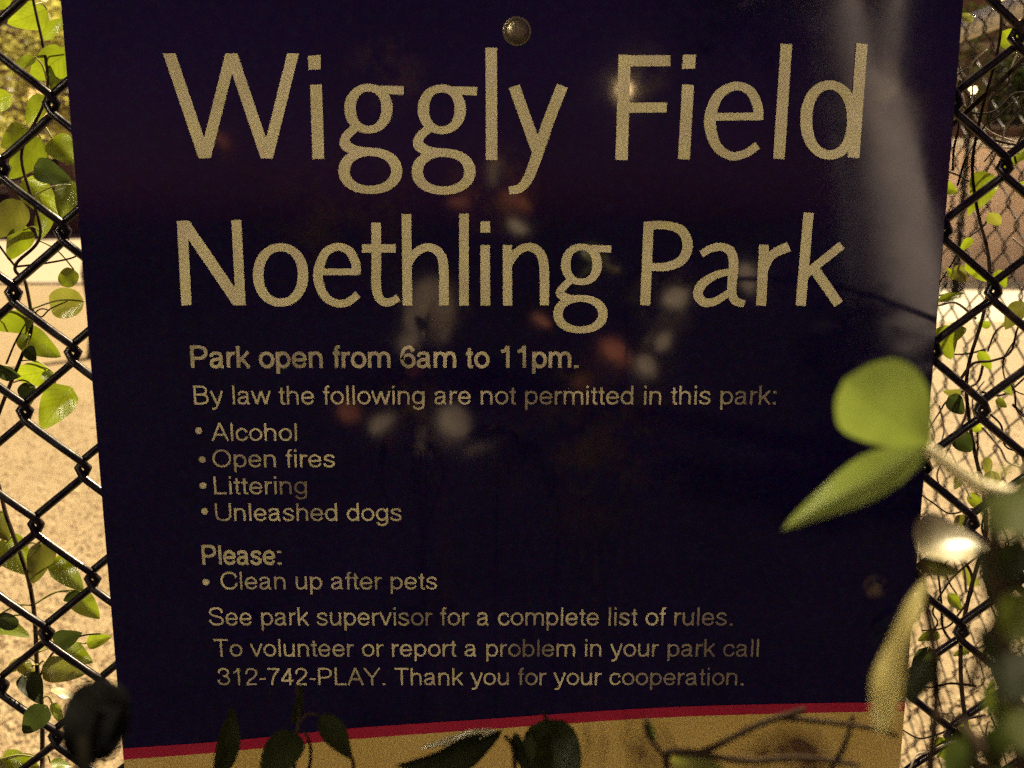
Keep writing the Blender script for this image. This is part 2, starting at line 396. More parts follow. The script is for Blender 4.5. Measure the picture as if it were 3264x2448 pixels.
mb = MB(); chain(mb, 3, 200, lambda a, b, z: Vector((XC + b, YF + a, z)), ZA + .02, 1.78, .04, .0017, 5, 4, .004, 2.6)
mb.build('wire_mesh', m_wire, side, smooth=True)
tb = MB(); tb.tube([(XC + .025, YF + .09, RAIL_Z), (XC + .025, 7.0, RAIL_Z)], .021, 12); tb.build('top_rail', m_rail, side, smooth=True)
for y in (3.1, 5.1, 7.0):
    pb = MB(); pb.tube([(XC + .055, y, 0), (XC + .055, y, 1.85)], .025, 12); pb.build('post', m_rail, side, smooth=True)

# ------------------------------------------------------------------ the sign
sign = empty('park_sign', (0, DS, .95), 'navy park rules sign with gold lettering and red stripe on the fence', 'sign')
XS = .2502; ZT = 1.612; ZB = 1.06
pb = MB(); pb.box((-XS, DS, ZB), (XS, DS + .003, ZT))
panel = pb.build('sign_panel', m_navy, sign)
bv = panel.modifiers.new('Bevel', 'BEVEL'); bv.width = .0006; bv.segments = 2
top_e = cat_rom([(382,2385),(682,2364),(888,2344),(1123,2320),(1500,2294),(2070,2256),(2500,2242),(2753,2238),(2880,2236)], 8)
bot_e = cat_rom([(382,2421),(682,2398),(888,2378),(1123,2355),(1500,2327),(2070,2288),(2500,2273),(2753,2268),(2880,2266)], 8)
def sheet(tops, bots, off, name, mat):
    b = MB(); n = len(tops); vs = []
    def clampx(v, i): 
        if i == 0: v.x = -XS + .0004
        if i == n - 1: v.x = XS - .0004
        return v
    for i, (a, c) in enumerate(zip(tops, bots)):
        vs += [clampx(on(*a, DS) + Vector((0, -off, 0)), i), clampx(on(*c, DS) + Vector((0, -off, 0)) if c is not None else Vector((on(*a, DS).x, DS - off, ZB + .0005)), i)]
    b.add(vs, [(2*i, 2*i+1, 2*i+3, 2*i+2) for i in range(n - 1)])
    return b.build(name, mat, sign)
sheet(top_e, bot_e, .0005, 'red_stripe', m_red)
sheet(bot_e, [None] * len(bot_e), .00035, 'yellow_panel', m_yellow)

class Ink:
    """strokes measured on the photographed sign face, laid on the sign plane"""
    def __init__(s, ox, oy, sc): s.o = (ox, oy, sc); s.b = MB(); s.i = 0
    def P(s, p): 
        v = on(s.o[0] + p[0] / s.o[2], s.o[1] + p[1] / s.o[2], DS); v.y = DS - .0004 - .000012 * s.i; return v
    def poly(s, pts): s.i += 1; s.b.add([s.P(p) for p in pts], [tuple(range(len(pts)))])
    def par(s, x0, y0, x1, y1, w0): s.poly([(x0-w0/2,y0),(x1-w0/2,y1),(x1+w0/2,y1),(x0+w0/2,y0)])
    def line(s, pts, wd, smooth=False, closed=False, n=10):
        s.i += 1
        ws = wd if isinstance(wd, (list, tuple)) else [wd] * len(pts)
        q = [(p[0], p[1], w_) for p, w_ in zip(pts, ws)]
        if smooth: q = cat_rom(q, n, closed)
        N = len(q); vs = []
        for i in range(N):
            a, c = (q[(i-1) % N], q[(i+1) % N]) if closed else (q[max(i-1, 0)], q[min(i+1, N-1)])
            tx, ty = c[0]-a[0], c[1]-a[1]; l = math.hypot(tx, ty) or 1
            nx, ny = -ty/l*q[i][2]/2, tx/l*q[i][2]/2
            vs += [s.P((q[i][0]+nx, q[i][1]+ny)), s.P((q[i][0]-nx, q[i][1]-ny))]
        M_ = N if closed else N - 1
        s.b.add(vs, [(2*i, 2*i+1, 2*((i+1) % N)+1, 2*((i+1) % N)) for i in range(M_)])
    def ring(s, x0, x1, y0, y1, ws, wt):
        """bowl: outer box, side and top stroke widths"""
        cx, cy, rx, ry = (x0+x1)/2, (y0+y1)/2, (x1-x0-ws)/2, (y1-y0-wt)/2
        pts = []; wd = []
        for k_ in range(40):
            q = 2*math.pi*k_/40; c, d = math.cos(q), math.sin(q)
            pts.append((cx + rx*math.copysign(abs(c)**.94, c), cy + ry*math.copysign(abs(d)**.94, d))); wd.append(ws*c*c + wt*d*d)
        s.line(pts, wd, closed=True)
    def gee(s, bx0, bx1, by0, by1, ear, lx0, lx1, ly0, ly1, w1, neck):
        s.ring(bx0, bx1, by0, by1, w1, w1*.68); s.ring(lx0, lx1, ly0, ly1, w1, w1*.72)
        s.line(ear, [w1*.7, w1*.75]); s.line(neck, [w1*.75, w1*.8, w1*.95, w1*.8, w1*.6][:len(neck)], smooth=True)
K = 2212/1300
L1 = Ink(400, 0, K)
L1.par(238,290,432,858,68); L1.par(575,290,432,858,64); L1.par(575,290,768,860,66); L1.par(910,290,768,860,64)
L1.line([(1034,460),(1047,862)], 64); L1.poly([(990,305),(1058,298),(1060,376),(993,380)][::-1])
for dx, dy in ((0,0),(397,4)):
    L1.gee(1188+dx,1450+dx,455+dy,724+dy, [(1380+dx,486+dy),(1510+dx,492+dy)], 1155+dx,1502+dx,802+dy,1052+dy, 62,
           [(1250+dx,692+dy),(1200+dx,738+dy),(1195+dx,785+dy),(1250+dx,815+dy),(1345+dx,822+dy)])
L1.line([(1984,260),(1986,868)], 62)
B = 1200*K
L1.line([(B+66,468),(B+190,815)], 62); L1.line([(B+328,466),(B+255,650),(B+185,858),(B+140,970),(B+95,1022),(B+38,1032)], [62,62,60,56,48,42], smooth=True)
L1.line([(B+665,298),(B+648,868)], 66); L1.line([(B+640,331),(B+912,330)], 60); L1.line([(B+670,585),(B+893,583)], 54)
L1.line([(B+1008,460),(B+986,864)], 64); L1.poly([(B+980,298),(B+1050,298),(B+1046,373),(B+975,375)][::-1])
L1.line([(B+1150,634),(B+1398,632)], 42)
L1.line([(B+1388,650),(B+1386,580),(B+1345,496),(B+1262,468),(B+1172,520),(B+1127,650),(B+1158,785),(B+1238,846),(B+1320,832),(B+1385,788)], [52,54,52,46,56,64,56,46,44,44], smooth=True)
L1.line([(B+1541,240),(B+1500,862)], 62)
L1.line([(B+1950,238),(B+1905,856)], 62); L1.ring(B+1615,B+1935,437,866,66,50)
L1.b.build('title_lettering', m_title, sign)
L2 = Ink(400, 600, K)
L2.line([(308,176),(332,634)], 56); L2.par(312,178,622,634,74); L2.line([(602,172),(626,634)], 54)
L2.ring(692,993,298,642,58,44)
L2.line([(1062,453),(1262,453)], 36)
L2.line([(1252,468),(1250,410),(1215,342),(1150,318),(1082,355),(1045,470),(1075,575),(1140,622),(1205,618),(1262,575)], [46,50,48,42,48,54,48,42,42,40], smooth=True)
L2.line([(1360,186),(1361,400),(1362,545),(1385,605),(1432,618),(1482,592)], [52,52,52,48,44,40], smooth=True); L2.line([(1283,326),(1466,326)], 46)
L2.line([(1524,140),(1530,636)], 52); L2.line([(1535,420),(1575,350),(1640,320),(1702,350),(1726,430),(1727,634)], [30,44,44,50,52,52], smooth=True)
L2.line([(1836,138),(1836,636)], 52)
L2.line([(1951,308),(1952,636)], 52); L2.poly([(1925,180),(1978,180),(1978,240),(1925,240)][::-1])
L2.line([(2071,308),(2072,636)], 50)
L2.line([(B+38,420),(B+80,348),(B+145,318),(B+203,348),(B+228,430),(B+230,634)], [30,44,44,50,52,50], smooth=True)
L2.gee(B+320,B+542,300,526, [(B+485,326),(B+592,330)], B+278,B+573,578,786, 52, [(B+372,498),(B+328,540),(B+318,572),(B+360,596),(B+440,598)])
L2.line([(B+795,182),(B+776,634)], 55)
L2.line([(B+790,202),(B+895,202),(B+975,232),(B+1006,310),(B+975,388),(B+895,424),(B+785,427)], [44,46,52,56,52,46,42], smooth=True)
L2.line([(B+1080,358),(B+1130,328),(B+1190,318),(B+1240,345),(B+1256,420),(B+1245,540),(B+1262,608),(B+1315,626)], [38,42,44,50,52,50,48,38], smooth=True)
L2.line([(B+1250,452),(B+1160,470),(B+1085,520),(B+1062,575),(B+1095,618),(B+1160,610),(B+1245,555)], [36,42,50,54,48,42,36], smooth=True)
L2.line([(B+1420,306),(B+1404,636)], 55); L2.line([(B+1425,440),(B+1465,360),(B+1555,316)], [34,48,54], smooth=True)
L2.line([(B+1661,132),(B+1618,636)], 55); L2.line([(B+1640,470),(B+1842,308)], 46); L2.line([(B+1690,435),(B+1825,628)], 56)
L2.b.build('title_lettering', m_title, sign)

def _arch(x0, x1): return ('S', [(x0,.42),(x0+.06,.59),(x0+.23,.672),(x1-.06,.61),(x1,.45),(x1,.2),(x1,0)])
def _ring(cx, cy, rx, ry): return ('O', [(cx+rx*math.cos(i*math.pi/10), cy+ry*math.sin(i*math.pi/10)) for i in range(20)])
G = {' ': (.387, []), '.': (.387, [('L', [(.19,.12),(.19,0)])]), ':': (.387, [('L', [(.19,.12),(.19,0)]), ('L', [(.19,.71),(.19,.59)])]), '-': (.464, [('L', [(.06,.36),(.40,.36)])]),
'a': (.774, [('S', [(.11,.50),(.17,.635),(.36,.672),(.52,.62),(.555,.49),(.555,.30),(.557,.14),(.59,.06),(.67,.055)]), ('S', [(.55,.42),(.38,.39),(.17,.33),(.10,.20),(.15,.09),(.27,.05),(.42,.08),(.55,.23)])]),
'b': (.774, [('L', [(.13,1),(.13,0)]), _ring(.395,.36,.27,.31)]),
'c': (.696, [('S', [(.61,.48),(.54,.61),(.37,.672),(.17,.58),(.095,.36),(.17,.13),(.37,.05),(.54,.11),(.62,.25)])]),
'd': (.774, [('L', [(.63,1),(.63,0)]), _ring(.365,.36,.27,.31)]),
'e': (.774, [('L', [(.12,.36),(.65,.36)]), ('S', [(.66,.34),(.60,.56),(.39,.672),(.18,.58),(.10,.36),(.18,.13),(.39,.05),(.56,.10),(.65,.22)])]),
'f': (.387, [('S', [(.37,.95),(.25,.945),(.19,.85),(.19,.6),(.19,.3),(.19,0)]), ('L', [(.03,.66),(.36,.66)])]),
'g': (.774, [_ring(.365,.37,.27,.30), ('S', [(.63,.72),(.63,.4),(.63,.02),(.57,-.16),(.37,-.23),(.19,-.18),(.12,-.07)])]),
'h': (.774, [('L', [(.13,1),(.13,0)]), _arch(.13,.62)]),
'i': (.309, [('L', [(.155,.73),(.155,0)]), ('L', [(.155,1),(.155,.87)])]),
'k': (.696, [('L', [(.13,1),(.13,0)]), ('L', [(.62,.73),(.13,.25)]), ('L', [(.30,.43),(.64,0)])]),
'l': (.309, [('L', [(.155,1),(.155,0)])]),
'm': (1.16, [('L', [(.13,.73),(.13,0)]), _arch(.13,.58), _arch(.58,1.03)]),
'n': (.774, [('L', [(.13,.73),(.13,0)]), _arch(.13,.62)]),
'o': (.774, [_ring(.387,.36,.29,.31)]),
'p': (.774, [('L', [(.13,.73),(.13,-.27)]), _ring(.395,.36,.27,.31)]),
'r': (.464, [('L', [(.13,.73),(.13,0)]), ('S', [(.13,.40),(.20,.58),(.32,.65),(.45,.655)])]),
's': (.696, [('S', [(.58,.52),(.50,.64),(.33,.672),(.15,.60),(.14,.46),(.34,.37),(.53,.29),(.57,.17),(.46,.065),(.30,.05),(.13,.11),(.08,.23)])]),
't': (.387, [('S', [(.19,.90),(.19,.5),(.19,.14),(.24,.055),(.36,.055)]), ('L', [(.03,.66),(.35,.66)])]),
'u': (.774, [('S', [(.13,.73),(.13,.45),(.13,.26),(.19,.10),(.34,.05),(.52,.12),(.62,.30)]), ('L', [(.62,.73),(.62,0)])]),
'v': (.696, [('L', [(.05,.73),(.348,.02)]), ('L', [(.645,.73),(.348,.02)])]),
'w': (1.006, [('L', [(.04,.73),(.27,.02)]), ('L', [(.27,.02),(.503,.70)]), ('L', [(.503,.70),(.735,.02)]), ('L', [(.735,.02),(.965,.73)])]),
'y': (.696, [('S', [(.645,.73),(.52,.38),(.39,.03),(.31,-.15),(.21,-.22),(.08,-.21)]), ('L', [(.05,.73),(.36,.02)])]),
'A': (.929, [('L', [(.06,0),(.465,1)]), ('L', [(.87,0),(.465,1)]), ('L', [(.2,.35),(.73,.35)])]),
'B': (.929, [('L', [(.14,1),(.14,0)]), ('S', [(.14,.945),(.5,.945),(.70,.87),(.74,.74),(.68,.60),(.5,.53),(.14,.53)]), ('S', [(.5,.53),(.72,.46),(.80,.28),(.72,.12),(.5,.055),(.14,.055)])]),
'C': (1.006, [('S', [(.91,.68),(.80,.87),(.53,.95),(.24,.84),(.11,.5),(.24,.16),(.53,.05),(.80,.13),(.93,.37)])]),
'L': (.774, [('L', [(.14,1),(.14,0)]), ('L', [(.14,.055),(.72,.055)])]),
'O': (1.083, [_ring(.54,.5,.43,.45)]),
'P': (.929, [('L', [(.14,1),(.14,0)]), ('S', [(.14,.945),(.52,.945),(.74,.86),(.79,.70),(.73,.53),(.52,.44),(.14,.44)])]),
'S': (.929, [('S', [(.80,.70),(.70,.89),(.46,.95),(.20,.87),(.14,.71),(.25,.58),(.47,.51),(.72,.42),(.81,.26),(.71,.10),(.46,.05),(.19,.13),(.10,.33)])]),
'T': (.851, [('L', [(.425,1),(.425,0)]), ('L', [(.03,.945),(.82,.945)])]),
'U': (1.006, [('S', [(.13,1),(.13,.7),(.13,.38),(.21,.14),(.5,.05),(.79,.14),(.87,.38),(.87,.7),(.87,1)])]),
'Y': (.929, [('L', [(.03,1),(.465,.44)]), ('L', [(.90,1),(.465,.44)]), ('L', [(.465,.46),(.465,0)])]),
'1': (.774, [('L', [(.45,1),(.45,0)]), ('S', [(.14,.74),(.33,.80),(.44,.98)])]),
'2': (.774, [('S', [(.10,.64),(.16,.86),(.38,.95),(.61,.86),(.65,.68),(.55,.49),(.28,.28),(.10,.05)]), ('L', [(.06,.055),(.68,.055)])]),
'3': (.774, [('S', [(.10,.70),(.19,.89),(.38,.95),(.60,.86),(.62,.68),(.52,.56),(.34,.53)]), ('S', [(.36,.53),(.58,.46),(.67,.28),(.58,.11),(.37,.05),(.15,.12),(.08,.31)])]),
'4': (.774, [('L', [(.52,1),(.52,0)]), ('L', [(.52,.97),(.06,.29)]), ('L', [(.02,.26),(.70,.26)])]),
'6': (.774, [('S', [(.64,.74),(.55,.91),(.40,.95),(.20,.82),(.11,.5),(.15,.2),(.38,.05),(.60,.14),(.67,.32),(.60,.51),(.40,.59),(.20,.50),(.12,.36)])]),
'7': (.774, [('L', [(.04,.94),(.72,.94)]), ('S', [(.68,.92),(.45,.60),(.32,.30),(.27,0)])])}
def text_line(txt, x0, x1, base, cap, wt=.118, bullet=None):
    """sans-serif lettering stroke by stroke, from photo column x0 to x1 on the sign face"""
    P0, P1 = on(x0, base, DS), on(x1, base, DS); H = on(x0, base - cap, DS).z - P0.z
    first = min(p[0] for st_ in G[txt[0]][1] for p in st_[1]) - wt/2
    total = sum(G[c][0] for c in txt) - (G[txt[-1]][0] - max(p[0] for st_ in G[txt[-1]][1] for p in st_[1]) - wt/2) - first
    sx = (P1.x - P0.x) / total; b = MB(); pen = -first; jr = random.Random(len(txt))
    for c in txt:
        adv, strokes = G[c]
        for si, (kd, pts) in enumerate(strokes):
            cl = kd == 'O'; q = cat_rom(pts, 5) if kd == 'S' else pts; N = len(q); vs = []
            wx = wt * (1.35 if c in '.:' else 1)
            for i in range(N):
                a_, c_ = (q[(i-1) % N], q[(i+1) % N]) if cl else (q[max(i-1, 0)], q[min(i+1, N-1)])
                tx, ty = c_[0]-a_[0], c_[1]-a_[1]; l = math.hypot(tx, ty) or 1; nx, ny = -ty/l*wx/2, tx/l*wx/2*.92
                for sg in (1, -1):
                    vs.append(Vector((P0.x + (pen + q[i][0] + sg*nx) * sx, DS - .0004 - .000015*si, P0.z + (q[i][1] + sg*ny) * H)))
            b.add(vs, [(2*i, 2*i+1, 2*((i+1) % N)+1, 2*((i+1) % N)) for i in range(N if cl else N-1)])
        pen += adv
    if bullet:
        q = on(*bullet, DS); rb = .0021
        b.add([Vector((q.x + rb*math.cos(t), DS - .0004, q.z + rb*math.sin(t))) for t in [i*math.pi/8 for i in range(16)]], [tuple(range(16))])
    return b.build('lettering', m_text, sign)
text_line('Park open from 6am to 11pm.', 610, 1842, 1172, 70, .165)
text_line('By law the following are not permitted in this park:', 620, 2471, 1289, 60)
text_line('Alcohol', 675, 948, 1405, 57, .118, (634, 1372))
text_line('Open fires', 679, 1069, 1489, 57, .118, (645, 1464))
text_line('Littering', 684, 980, 1575, 57, .118, (648, 1547))
text_line('Unleashed dogs', 688, 1281, 1660, 57, .118, (653, 1629))
text_line('Please:', 646, 897, 1799, 62, .17)
text_line('Clean up after pets', 705, 1394, 1878, 56, .118, (657, 1855))
text_line('See park supervisor for a complete list of rules.', 667, 2333, 1993, 58)
text_line('To volunteer or report a problem in your park call', 681, 2417, 2092, 56)
text_line('312-742-PLAY. Thank you for your cooperation.', 695, 2368, 2183, 55)
bo = MB(); q = on(1648, 100, DS)
bo.lathe([(.0069, 0), (.0069, .0007), (.0064, .0015), (.0052, .0022), (.0031, .0027), (.0011, .0028)], (q.x, DS, q.z), (0, -1, 0), 28)
bolt = bo.build('bolt', m_bolt, sign, smooth=True)
wb = MB(); wb.lathe([(.0080, 0), (.0080, .0004), (.0076, .0006), (.0066, .0006)], (q.x, DS, q.z), (0, -1, 0), 28); wb.build('washer', m_bolt, bolt)

# ------------------------------------------------------------------ vines on the left
D1 = .625
vine = empty('climbing_vine', (at(60, 1900, D1).x, at(60, 1900, D1).y, 0), 'leafy green vine climbing behind the fence left of the sign', 'vine')
st1 = [Vector((at(60,1900,D1).x - .02, at(60,1900,D1).y, 0)), at(150, 3000, D1), at(136, 2420, D1), at(125, 2160, D1), at(105, 1930, D1), at(50, 1725, D1), at(12, 1600, D1), at(-30, 1400, D1), at(60, 1150, D1+.01), at(100, 1030, D1), at(85, 905, D1), at(50, 850, D1), at(130, 740, D1+.01), at(70, 500, D1), at(150, 260, D1), at(60, -200, D1)]
stem(vine, st1, .0016, .0009, n=10, jit=.0015)
stem(vine, [at(50,850,D1), at(10,800,D1), at(-60,700,D1)], .0008, .0006)
stem(vine, [at(50,850,D1), at(140,840,D1), at(230,822,D1), at(262,800,D1)], .0008, .0005)
stem(vine, [at(98,980,D1), at(130,1010,D1), at(160,985,D1), at(215,960,D1)], .0006, .0004)
stem(vine, [at(20,1160,D1), at(60,1070,D1), at(120,990,D1), at(158,990,D1)], .0007, .0004)
stem(vine, [at(125,2160,D1), at(170,2080,D1), at(250,2030,D1), at(320,2020,D1)], .0008, .0005)
LEAVES = [ # base, tip, width, kind, material, depth
 ((150,30),(28,78),.78,'ovate',0,.64), ((112,182),(38,228),.5,'ovate',0,.60), ((205,175),(100,250),.85,'heart',0,.63),
 ((200,190),(165,285),.6,'ovate',0,.64), ((35,305),(-30,335),.9,'round',0,.64), ((150,305),(88,395),.62,'ovate',0,.64),
 ((70,410),(8,470),.85,'heart',0,.65), ((130,440),(35,570),.62,'ovate',0,.64), ((165,440),(240,520),.7,'ovate',0,.63),
 ((122,535),(222,575),.72,'heart',1,.60), ((225,590),(195,690),.75,'heart',0,.64), ((75,570),(185,690),.55,'ovate',0,.66),
 ((70,640),(-20,760),.7,'ovate',2,.63), ((75,735),(30,830),.75,'heart',0,.64), ((160,650),(125,760),.6,'ovate',0,.70),
 ((235,858),(200,910),.9,'round',0,.66), ((268,960),(158,975),.82,'round',2,.63), ((105,1010),(-40,1045),.48,'ovate',0,.62),
 ((80,1065),(188,1135),.72,'heart',0,.63), ((88,1105),(112,1150),.9,'ovate',1,.615), ((160,1180),(40,1205),.62,'ovate',0,.64),
 ((-10,1180),(60,1200),.6,'ovate',1,.62), ((110,1230),(75,1280),.9,'round',1,.63), ((215,1250),(132,1365),.80,'heart',0,.63),
 ((145,1180),(175,1240),.5,'ovate',0,.64), ((-20,1650),(25,1720),.8,'heart',2,.63), ((20,1730),(100,1830),.8,'heart',0,.64),
 ((130,1740),(110,1860),.7,'heart',2,.62), ((165,1780),(262,1880),.52,'ovate',0,.63), ((225,1885),(315,1970),.6,'ovate',0,.64),
 ((245,1880),(215,1920),.9,'round',1,.63), ((-20,1990),(90,2025),.55,'heart',0,.63), ((-10,1965),(55,1995),.7,'round',1,.62),
 ((170,2050),(255,2020),.6,'ovate',1,.62), ((200,2060),(290,2110),.6,'ovate',0,.64), ((275,2050),(350,2030),.55,'ovate',0,.65),
 ((150,2130),(265,2150),.75,'heart',2,.61), ((60,2110),(110,2150),.7,'ovate',2,.63), ((80,2160),(130,2240),.8,'heart',1,.60),
 ((140,2260),(75,2340),.75,'heart',1,.58), ((165,2240),(200,2310),.4,'ovate',0,.62), ((20,2420),(120,2445),.6,'heart',0,.63),
 ((160,2430),(225,2440),.6,'ovate',0,.64), ((-30,2430),(30,2470),.7,'heart',2,.61), ((130,120),(205,60),.5,'ovate',0,.68), ((-20,20),(40,-20),.7,'ovate',0,.65),
 ((30,2140),(80,2090),.5,'ovate',2,.64),
]
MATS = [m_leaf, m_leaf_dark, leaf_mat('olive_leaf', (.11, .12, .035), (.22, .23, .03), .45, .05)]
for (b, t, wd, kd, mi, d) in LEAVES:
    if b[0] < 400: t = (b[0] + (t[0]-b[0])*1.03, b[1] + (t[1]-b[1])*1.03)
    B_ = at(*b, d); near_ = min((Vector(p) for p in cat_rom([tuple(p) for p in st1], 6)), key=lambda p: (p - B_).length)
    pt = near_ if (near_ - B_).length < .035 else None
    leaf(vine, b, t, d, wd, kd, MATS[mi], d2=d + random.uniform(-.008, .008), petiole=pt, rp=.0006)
glint = (SUN + (CAMP - at(205, 2213, .62)).normalized()).normalized()
leaf(vine, (162,2195), (252,2232), .615, .42, 'ovate', m_leaf_gloss, nrm=glint, fold=.1, curl=.05)

for (px, py, L_, lab) in ((33, 1511, .05, 'small pale fallen leaf lying on the wood chips, farther from the fence'), (250, 1568, .07, 'larger pale fallen leaf lying beside the sign edge on the wood chips')):
    r_ = at(px, py, 1) - CAMP; P_ = CAMP + r_ * (-CAM_Z / r_.z) + Vector((0, 0, .012))
    fl = leaf_mesh(P_ + Vector((-L_/2, .01, 0)), P_ + Vector((L_/2, -.01, .006)), .5, (0, -.35, 1), 'ovate', .2, .3, seed=px)
    tag(fl.build('fallen_leaf', m_lid, None, True), lab, 'leaf', 'fallen leaves on the ground')
# ------------------------------------------------------------------ vine on the right of the sign
D2 = .60
rv = empty('climbing_vine', (at(3150,1200,D2).x, at(3150,1200,D2).y, 0), 'twiggy vine tangled in the fence right of the sign', 'vine')
base_r = Vector((rv.location.x, rv.location.y, 0))
stem(rv, [base_r, at(3120, 3000, D2), at(3090, 2400, D2), at(3060, 2050, .62), at(3140, 1650, .60), at(3080, 1250, .62), at(3150, 900, .60), at(3100, 500, .62), at(3190, 100, .6), at(3130, -150, .6)], .0017, .0008, jit=.002, n=10)
stem(rv, [at(3030,400,D2), at(3110,330,D2), at(3232,217,D2-.01), at(3330,100,D2)], .0018, .0013, m_stem)
TW = random.Random(21)
for i in range(52):
    x, y, d = TW.uniform(2960, 3240), TW.uniform(60, 2400), TW.uniform(.59, .80)
    a = TW.uniform(0, 6.28); pts = []
    for s_ in range(6):
        pts.append(at(x, y, d + TW.uniform(-.006, .006))); a += TW.uniform(-.9, .9); st_ = TW.uniform(40, 90)
        x += st_ * math.cos(a); y += st_ * math.sin(a)
    stem(rv, pts, TW.uniform(.0006, .0012), .0005, m_ptwig if i % 3 == 0 else m_stem, name='twig', n=6)
RLEAVES = [
 ((3195,100),(3235,165),.8,'ovate',0,.66), ((3215,150),(3232,172),.9,'ovate',0,.64), ((3140,545),(3115,668),.72,'ovate',0,.62),
 ((3270,470),(3195,540),.75,'heart',0,.64), ((3010,1050),(3030,1145),.82,'heart',0,.62), ((3070,1040),(3040,1090),.7,'ovate',0,.63),
 ((3035,855),(3085,895),.75,'ovate',2,.63), ((3090,840),(3150,900),.6,'heart',0,.66), ((2990,960),(3075,930),.35,'ovate',0,.61),
 ((3190,1215),(3225,1260),.6,'ovate',0,.64), ((3030,1270),(3075,1320),.85,'heart',1,.60), ((3050,1390),(3100,1440),.85,'heart',1,.60),
 ((3260,960),(3205,1050),.6,'ovate',2,.62), ((3100,70),(3060,40),.6,'ovate',2,.66), ((3250,580),(3290,640),.7,'ovate',0,.63),
 ((3185,860),(3205,920),.5,'ovate',0,.63), ((3120,1120),(3160,1180),.5,'ovate',0,.64), ((2955,2080),(2905,2210),.6,'heart',1,.56),
 ((3060,2330),(3110,2420),.7,'heart',1,.55), ((3100,760),(3060,800),.6,'ovate',0,.65), ((3150,680),(3190,720),.6,'ovate',2,.66),
 ((3080,1500),(3040,1560),.6,'ovate',2,.64), ((2990,2350),(3030,2430),.6,'ovate',0,.62),
]
for (b, t, wd, kd, mi, d) in RLEAVES:
    leaf(rv, b, t, d, wd, kd, MATS[mi], d2=d + random.uniform(-.008, .008))

for i in range(26):                                     # small sunlit leaves deeper in the tangle
    x, y = TW.uniform(2960, 3262), TW.uniform(520, 2400); a = TW.uniform(0, 6.28); L_ = TW.uniform(35, 75)
    leaf(rv, (x, y), (x + L_*math.cos(a), y + L_*math.sin(a)), TW.uniform(.64, .82), TW.uniform(.45, .8), TW.choice(('ovate', 'heart')), MATS[TW.choice((0, 0, 0, 2))])
# ------------------------------------------------------------------ young plants standing in front of the sign
# the sprig with a pair of leaves at the right
sp_ = empty('leafy_sprig', (.47, .49, 0), 'bright yellow-green pair of leaves on a stem in front of the sign', 'plant')
jx = (2955, 1432)
stem(sp_, [Vector(sp_.location), Vector((.47, .48, 1.0)), Vector((.45, .46, 1.28)), Vector((.30, .33, 1.40)), at(3500, 1610, .21), at(3270, 1590, .19)], .0026, .0024, m_dstem, jit=.0006)
stem(sp_, [at(3270, 1590, .19), at(3190, 1580, .192), at(3110, 1545, .195), at(*jx, .2)], .0024, .0014, m_pstem, jit=.0004)
leaf(sp_, (2978,1430), (2718,1238), .20, .69, 'obovate', m_leaf_front, d2=.188, roll=-.15, fold=-.35, curl=.30)
leaf(sp_, (2950,1436), (2490,1682), .20, .29, 'ovate', m_leaf_front, d2=.205, roll=.35, fold=.5, curl=.12)
leaf(sp_, (3120,1540), (3330,1455), .18, .42, 'ovate', m_leaf_gloss, d2=.165, nrm=(SUN + (CAMP - at(3220,1500,.18)).normalized()), fold=.15)
# shrubby plant at the lower right, close to the lens
bu = empty('leafy_shrub', (at(3264,2448,.15).x + .02, .13, 0), 'out of focus dark green shrub close up at the lower right', 'shrub')
b0 = Vector(bu.location)
stem(bu, [b0, at(3400, 4200, .15), at(3290, 2700, .15), at(3225, 2200, .15), at(3180, 1850, .15), at(3160, 1560, .15)], .0022, .0012, m_stem)
stem(bu, [at(3290,2700,.15), at(3120,2380,.16), at(3060,2300,.17), at(2990,2280,.18)], .0012, .0007, m_stem)
stem(bu, [at(3090,2190,.16), at(3160,2010,.155), at(3240,1830,.15), at(3330,1720,.15)], .0009, .0007, m_stem)
for (b, t, wd, d, mt) in [((3175,1680),(3240,1570),.55,.14,m_leaf_dark), ((3180,1700),(3330,1560),.7,.13,m_shrub), ((3170,1820),(3290,1720),.6,.14,m_leaf_dark),
     ((3190,1960),(3120,1720),.45,.15,m_leaf_dark), ((3200,2030),(3320,1880),.65,.13,m_shrub), ((3210,2140),(3110,1990),.45,.15,m_leaf_dark), ((3200,2230),(3310,2060),.7,.135,m_leaf_dark),
     ((3230,2330),(3120,2180),.5,.145,m_shrub), ((3240,2390),(3340,2240),.6,.14,m_shrub), ((3180,2420),(3080,2330),.7,.16,m_leaf_dark), ((3100,2380),(3000,2480),.7,.17,m_leaf_dark),
     ((3250,2480),(3160,2520),.7,.15,m_leaf_dark), ((3140,2330),(3220,2440),.6,.15,m_leaf_dark), ((3240,1700),(3290,1500),.5,.15,m_shrub)]:
    leaf(bu, b, t, d, wd, 'ovate', mt, d2=d + .006)
# white glinting leaf and the long pale blade below it
gl = empty('leafy_sprig', (at(2900,2448,.24).x, .21, 0), 'stem with a white glinting leaf and a long pale drooping blade', 'plant')
stem(gl, [Vector(gl.location), at(3000, 4200, .24), at(2960, 2700, .24), at(2985, 2200, .24), at(2950, 1900, .24), at(2930, 1760, .24)], .0013, .0009, m_stem)
leaf(gl, (2930,1756), (3150,1712), .235, 1.15, 'ovate', m_leaf_gloss, nrm=(SUN + (CAMP - at(3060,1716,.235)).normalized()), fold=.30, curl=.38)
leaf(gl, (2935,1795), (3070,1830), .245, .5, 'ovate', MATS[2], fold=.3)
leaf(gl, (2800,2345), (2932,1810), .160, .17, 'ovate', m_leaf_pale, d2=.175, roll=-.5, fold=.4, curl=.25)
leaf(gl, (2960,2100), (2890,2250), .23, .5, 'ovate', m_leaf_dark)
